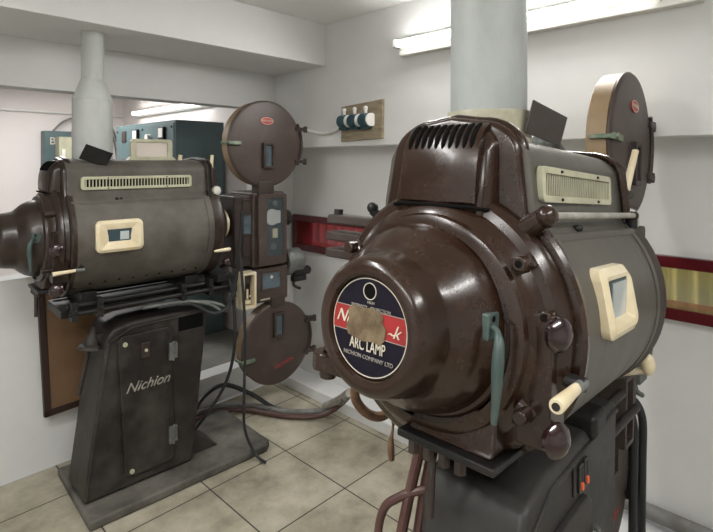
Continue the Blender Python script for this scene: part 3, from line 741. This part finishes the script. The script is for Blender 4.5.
LEFT = dict(left=True, label='dusty brown film projector beside the left wall, standing whole on its tapered pedestal', len=.61, kz=-.02, cz=-.085, top=.335, rtop=.345,
            wi=(.050, .043), knobs=(-.017, -.177), crank=(-.08, -.105), lev=(.645, .25), grille=(.045, .53, .212, .268), win=(.078, .268, -.045, .086), flap=((.045, -.13, .345), (.115, .07), 20, 20), flapmat=DARK,
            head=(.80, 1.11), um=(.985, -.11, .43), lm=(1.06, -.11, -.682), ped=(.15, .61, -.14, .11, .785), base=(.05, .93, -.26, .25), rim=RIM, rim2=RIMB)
RIGHT = dict(left=False, label='large glossy brown film projector in the right foreground with round arc lamp label', len=.50, kz=.03, cz=-.075, top=.335, rtop=.365,
             wi=(.036, .030), knobs=(.022, -.132), crank=(-.14, -.052), lev=(.655, .255), grille=(.015, .40, .218, .281), win=(.078, .245, -.008, .108), flap=((.110, -.088, .352), (.18, .066), 3, 12), flapmat=BROWNM,
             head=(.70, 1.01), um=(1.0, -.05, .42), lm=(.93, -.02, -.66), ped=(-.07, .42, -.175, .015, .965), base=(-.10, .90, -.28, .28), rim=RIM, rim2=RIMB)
pl = projector((.69, 2.45, 0), math.radians(-3), 1.17, 0, LEFT)
prj = projector((.81, .535, 0), math.radians(1.5), 1.215, math.radians(4.3), RIGHT)

# ------------------------------------------------------------------ flues
f = empty('exhaust_flue', (.835, 2.47, 1.50)); tag(f, 'white stepped flue pipe with cone on top of the left projector', 'pipe', 'flue pipes')
MB().lathe([(0, .0), (0, .084), (.28, .084), (.28, 0)], d=(0, 0, 1), n=40).build('lower_pipe', DUCT, f)
MB().lathe([(.28, .084), (.282, .085), (.375, .050), (.375, 0)], d=(0, 0, 1), n=40).build('reducer_cone', DUCT, f)
MB().lathe([(.375, .0), (.375, .048), (.845, .048), (.845, 0)], d=(0, 0, 1), n=40).build('upper_pipe', DUCT, f)
f = empty('exhaust_flue', (.975, .545, 1.545)); tag(f, 'wide grey flue pipe rising from the right projector', 'pipe', 'flue pipes')
MB().lathe([(0, .0), (0, .079), (.80, .079), (.80, 0)], d=(0, 0, 1), n=48).build('pipe', DUCTR, f)
MB().lathe([(-.02, .088), (.055, .086), (.06, .085), (.06, .080)], d=(0, 0, 1), n=48).build('collar', DUCTC, f)

# ------------------------------------------------------------------ wall things
b = empty('socket_board', (XF, 1.98, 1.63)); tag(b, 'weathered wooden board with three round sockets on the front wall', 'socket board')
m = MB(); m.prism([(-.16, .0), (.16, -.01), (.155, .195), (-.165, .215)], -.018, 0, 'x'); m.build('board', WOOD, b, bevel=.002)
for i, y in enumerate((.115, .03, -.055)):
    m = MB(); m.lathe([(0, 0), (0, .040), (.03, .040), (.05, .033), (.055, 0)], (-.018, y, .105), (-1, 0, 0), 28); m.bx(-.05, -.018, y-.03, y+.03, .055, .085)
    s_ = m.build('socket', TEALD, b)
    m = MB(); m.lathe([(0, 0), (0, .037), (.010, .037), (.010, 0)], (-.036, y-.038, .105), (-.2, -1, 0), 28); m.build('socket_cover', WHITE, s_)
    m = MB(); m.cyl((-.035, y, .14), (-.035, y, .165), .010); m.ball((-.035, y, .172), .013); m.build('cable_gland', WHITE, s_)
m = MB(); m.tube([(XF-.03, 2.13, 1.71), (XF-.02, 2.20, 1.685), (XF-.012, 2.32, 1.675), (XF-.012, 2.45, 1.70), (XF-.012, 2.55, 1.725), (XF-.012, 2.78, 1.73)], .010)
tag(m.build('white_cable', WHITE), 'thick white cable running along the front wall to the sockets', 'cable')

o = empty('control_cabinet', (1.95, 4.05, .18)); tag(o, 'teal metal control cabinet with two meters in the side room', 'cabinet')
MB().bx(-.2, .2, -.55, .55, 0, 1.63).build('cabinet_body', TEAL, o, bevel=.004)
MB().bx(-.205, -.198, -.53, .53, .08, 1.61).build('front_panel', TEAL, o, bevel=.002)
for y, in ((-.36,), (.105,)):
    m = MB(); m.bx(-.225, -.205, y-.045, y+.045, 1.44, 1.585); g = m.build('meter', DARK, o, bevel=.004)
    MB().bx(-.228, -.224, y-.033, y+.033, 1.505, 1.575).build('meter_face', WHITE, g)
m = MB(); m.cyl((-.20, -.13, 1.51), (-.235, -.13, 1.51), .028); m.build('selector_knob', WHITEM, o)
m = MB(); m.bx(-.212, -.205, .32, .40, 1.49, 1.58); m.build('name_plate', BROWNM, o)
m = MB(); m.bx(-.23, -.2, -.36, -.30, 1.2, 1.35); m.build('small_switch', DARK, o)
m = MB()
for y in (-.5, -.0, .5):
    for z in (1.58,): m.ball((-.206, y, z), .008)
for z in (1.5, .9): m.ball((.18, -.551, z), .008)
m.build('screw', DARK, o)

o = empty('junction_box', (1.58, 5.6, 1.4)); tag(o, 'teal junction box on the pinkish side room wall', 'electrical box')
MB().bx(-.16, .30, -.12, 0, -.15, .40).build('box_body', TEAL, o, bevel=.006)
text('letter_mark', 'B', .10, Matrix(((1, 0, 0, -.09), (0, 0, -1, -.121), (0, 1, 0, .30), (0, 0, 0, 1))), LCREAM, o)
o = empty('switch_fuse_box', (1.49, 5.42, 1.47)); tag(o, 'small cream fuse switch in front of the teal junction box', 'electrical box')
MB().bx(.02, .14, -.07, .055, -.1, .27).build('box_body', CREAMP, o, bevel=.006)
m = MB(); m.bx(.04, .07, -.09, -.07, .05, .15); m.cyl((.10, -.07, .03), (.10, -.10, .03), .02); m.build('switch_lever', WHITE, o, bevel=.003)
m = MB(); m.tube([(1.62, 5.41, 1.67), (1.65, 5.45, 1.78), (1.72, 5.52, 1.88), (1.90, 5.57, 1.92), (2.05, 5.57, 1.85), (2.12, 5.55, 1.5), (2.12, 5.55, .9)], .010)
m.tube([(1.50, 5.50, 1.80), (1.60, 5.52, 1.90), (1.75, 5.55, 1.95), (2.0, 5.57, 1.93), (2.10, 5.57, 1.80), (2.16, 5.56, 1.5), (2.16, 5.55, .9)], .010)
tag(m.build('grey_cable', GREYC), 'grey cables arching from the teal junction box', 'cable')
tag(MB().cyl((-1.8, 5.58, 1.985), (2.2, 5.58, 1.985), .010).build('wall_conduit', WHITE), 'thin horizontal conduit on the pinkish side room wall', 'pipe')

# board hung on the left wall, foot tilted out
b = empty('hanging_board', (0, 0, 0)); b.matrix_world = Matrix.Translation((.685, 2.785, .93)) @ Matrix.Rotation(math.radians(-3.5), 4, 'X') @ Matrix.Rotation(math.radians(-2), 4, 'Y'); tag(b, 'brown board with dark frame hanging on the wall behind the left projector', 'board')
MB().bx(.02, .60, -.012, 0, -.63, -.02).build('panel', BOARD, b)
m = MB(); m.bx(0, .03, -.02, .004, -.65, 0); m.bx(.59, .62, -.02, .004, -.65, 0); m.bx(0, .62, -.02, .004, -.65, -.62); m.bx(0, .62, -.02, .004, -.03, 0)
m.build('frame', BOARDF, b, bevel=.003)

# ------------------------------------------------------------------ cables
def cable(name, pts, r, m, label, cat='cable', n=10):
    return tag(MB().tube(pts, r, n=n).build(name, m), label, cat)
cable('black_cable', [(1.40, 2.25, .95), (1.42, 2.22, .80), (1.43, 2.23, .55), (1.42, 2.30, .35), (1.34, 2.37, .18), (1.22, 2.42, .055)], .008, RUB, 'black cable curving from the left projector head down to its base slab')
cable('black_cable', [(1.43, 2.18, 1.05), (1.44, 2.165, .85), (1.45, 2.16, .60), (1.45, 2.17, .35), (1.46, 2.18, .15), (1.49, 2.13, .03), (1.50, 2.06, .012)], .0075, RUB, 'black cable hanging straight from the left projector to the floor')
cable('hanging_loop_cable', [(1.05, 2.27, .83), (1.20, 2.25, .82), (1.30, 2.22, .76), (1.38, 2.21, .78), (1.42, 2.20, .90), (1.43, 2.18, 1.08), (1.43, 2.16, 1.25)], .008, RUB, 'black looped cable rising past the left projector switch box')
cable('floor_cable', [(1.32, 2.62, .06), (1.55, 2.72, .03), (1.75, 2.64, .02), (1.88, 2.38, .02), (2.02, 2.22, .03), (2.04, 2.10, .10), (1.90, 1.90, .25)], .017, GREYC, 'thick grey armoured cable on the floor beside the front wall')
cable('floor_cable', [(1.34, 2.58, .058), (1.55, 2.66, .03), (1.72, 2.58, .018), (1.85, 2.34, .018), (1.98, 2.18, .03), (2.02, 2.06, .12), (1.92, 1.88, .27)], .014, REDB, 'brown cable lying alongside the thick grey one on the floor')
cable('floor_cable', [(1.40, 2.64, .04), (1.52, 2.70, .12), (1.66, 2.70, .15), (1.78, 2.60, .09), (1.86, 2.46, .02), (1.93, 2.33, .013)], .013, RUB, 'black cable arching up off the floor below the lower reel magazine')
cable('brown_conduit', [(.81, .585, 1.0), (.80, .60, .92), (.78, .615, .814), (.74, .65, .55), (.72, .68, .30), (.72, .69, .04)], .011, REDB, 'red brown conduit left of the right projector pedestal, left of the pair', 'pipe')
cable('brown_conduit', [(.835, .575, 1.0), (.825, .585, .92), (.805, .595, .814), (.78, .62, .55), (.77, .64, .30), (.77, .64, .04)], .011, REDB, 'red brown conduit left of the right projector pedestal, right of the pair', 'pipe')
cable('curved_hose', [(.83, .56, .865), (.80, .585, .865), (.775, .625, .845), (.757, .658, .80), (.75, .67, .65), (.74, .70, .3), (.74, .74, .045)], .0085, REDB, 'brown hose curving out from the right projector pedestal')
cable('fabric_cord', [(.84, .79, 1.03), (.83, .80, .975), (.85, .80, .935), (.885, .795, .905), (.925, .79, .895), (.955, .785, .92), (.96, .76, .97), (.95, .72, 1.0)], .011, ROPE, 'brown fabric covered cord looping below the round arc lamp drum')
cable('frayed_rag_strip', [(.955, .785, .925), (.957, .79, .88), (.96, .795, .85), (.958, .80, .81), (.96, .80, .768)], lambda q: .006+.003*math.sin(q*9), ROPE, 'frayed brown strip dangling from the cord loop', 'rag')
cable('metal_conduit', [(2.03, 2.20, .06), (2.00, 2.06, .15), (1.88, 1.85, .30)], .022, STEEL, 'short dull metal sleeve where the floor cables rise')
for i in range(2):
    x, y = 1.86+.055*i, .505-.012*i
    cable('black_hose', [(x-.04, y+.10, .66), (x-.03, y+.03, .70), (x-.005, y+.0, .64), (x, y, .50), (x-.01, y, .3), (x-.01, y, .05), (x-.01, y, .012)], .013, RUB, ['black hose beside the lower magazine of the right projector, nearer the magazine', 'black hose beside the lower magazine of the right projector, farther from the magazine'][i])
tag(MB().cyl((2.235, 1.2, .13), (2.235, -1.5, .13), .028).build('floor_conduit', GREYC), 'grey conduit along the foot of the front wall', 'pipe')

# ------------------------------------------------------------------ tidy: separate repeated pieces, keep three levels
def islands(o):
    me = o.data; n = len(me.vertices); p = list(range(n))
    def f(a):
        while p[a] != a: p[a] = p[p[a]]; a = p[a]
        return a
    for e in me.edges:
        a, b = f(e.vertices[0]), f(e.vertices[1])
        if a != b: p[a] = b
    g = {}
    for i in range(n): g.setdefault(f(i), []).append(i)
    L = []
    for v in g.values():
        c = [me.vertices[i].co for i in v]
        L.append([[min(q[k] for q in c)-.0005 for k in range(3)], [max(q[k] for q in c)+.0005 for k in range(3)], set(v)])
    ch = True
    while ch:
        ch = False
        for i in range(len(L)):
            for j in range(i+1, len(L)):
                if all(L[i][0][k] <= L[j][1][k] and L[j][0][k] <= L[i][1][k] for k in range(3)):
                    L[i] = [[min(L[i][0][k], L[j][0][k]) for k in range(3)], [max(L[i][1][k], L[j][1][k]) for k in range(3)], L[i][2] | L[j][2]]
                    del L[j]; ch = True; break
            if ch: break
    return [l[2] for l in L]
SPLIT = {'boss', 'clamp_bolt', 'rail_clamp', 'rod_boss', 'screw', 'roller', 'crossbar', 'bolt_hole', 'catch', 'carriage_rail', 'tube_holder', 'door_screw',
         'rack_stud', 'rack_bolt', 'air_hole', 'end_band', 'rail_hose', 'label_band_line', 'hood_flange', 'box_switch', 'motor_bracket', 'film_drum'}
for o in list(COL.objects):
    if o.type != 'MESH' or o.name.split('.')[0] not in SPLIT: continue
    I = islands(o)
    if len(I) < 2: continue
    base = o.data
    for k, vs in enumerate(I):
        bm = bmesh.new(); bm.from_mesh(base); bm.verts.ensure_lookup_table()
        bmesh.ops.delete(bm, geom=[v for v in bm.verts if v.index not in vs], context='VERTS')
        me = bpy.data.meshes.new(base.name); bm.to_mesh(me); bm.free(); 
        if not me.materials: me.materials.append(base.materials[0])
        t = o if k == 0 else o.copy()
        if k: COL.objects.link(t)
        t.data = me
def chain(o):
    c = []
    while o: c.append(o); o = o.parent
    return c
jobs = []
for o in COL.objects:
    c = chain(o)
    if len(c) > 3:
        M = o.matrix_basis.copy()
        for a in c[1:-2]: M = a.matrix_basis @ M
        jobs.append((o, c[-2], c[-2].matrix_basis.inverted() @ M if False else M))
for o, p, M in jobs:
    Mp = p
    o.parent = p; o.matrix_basis = M
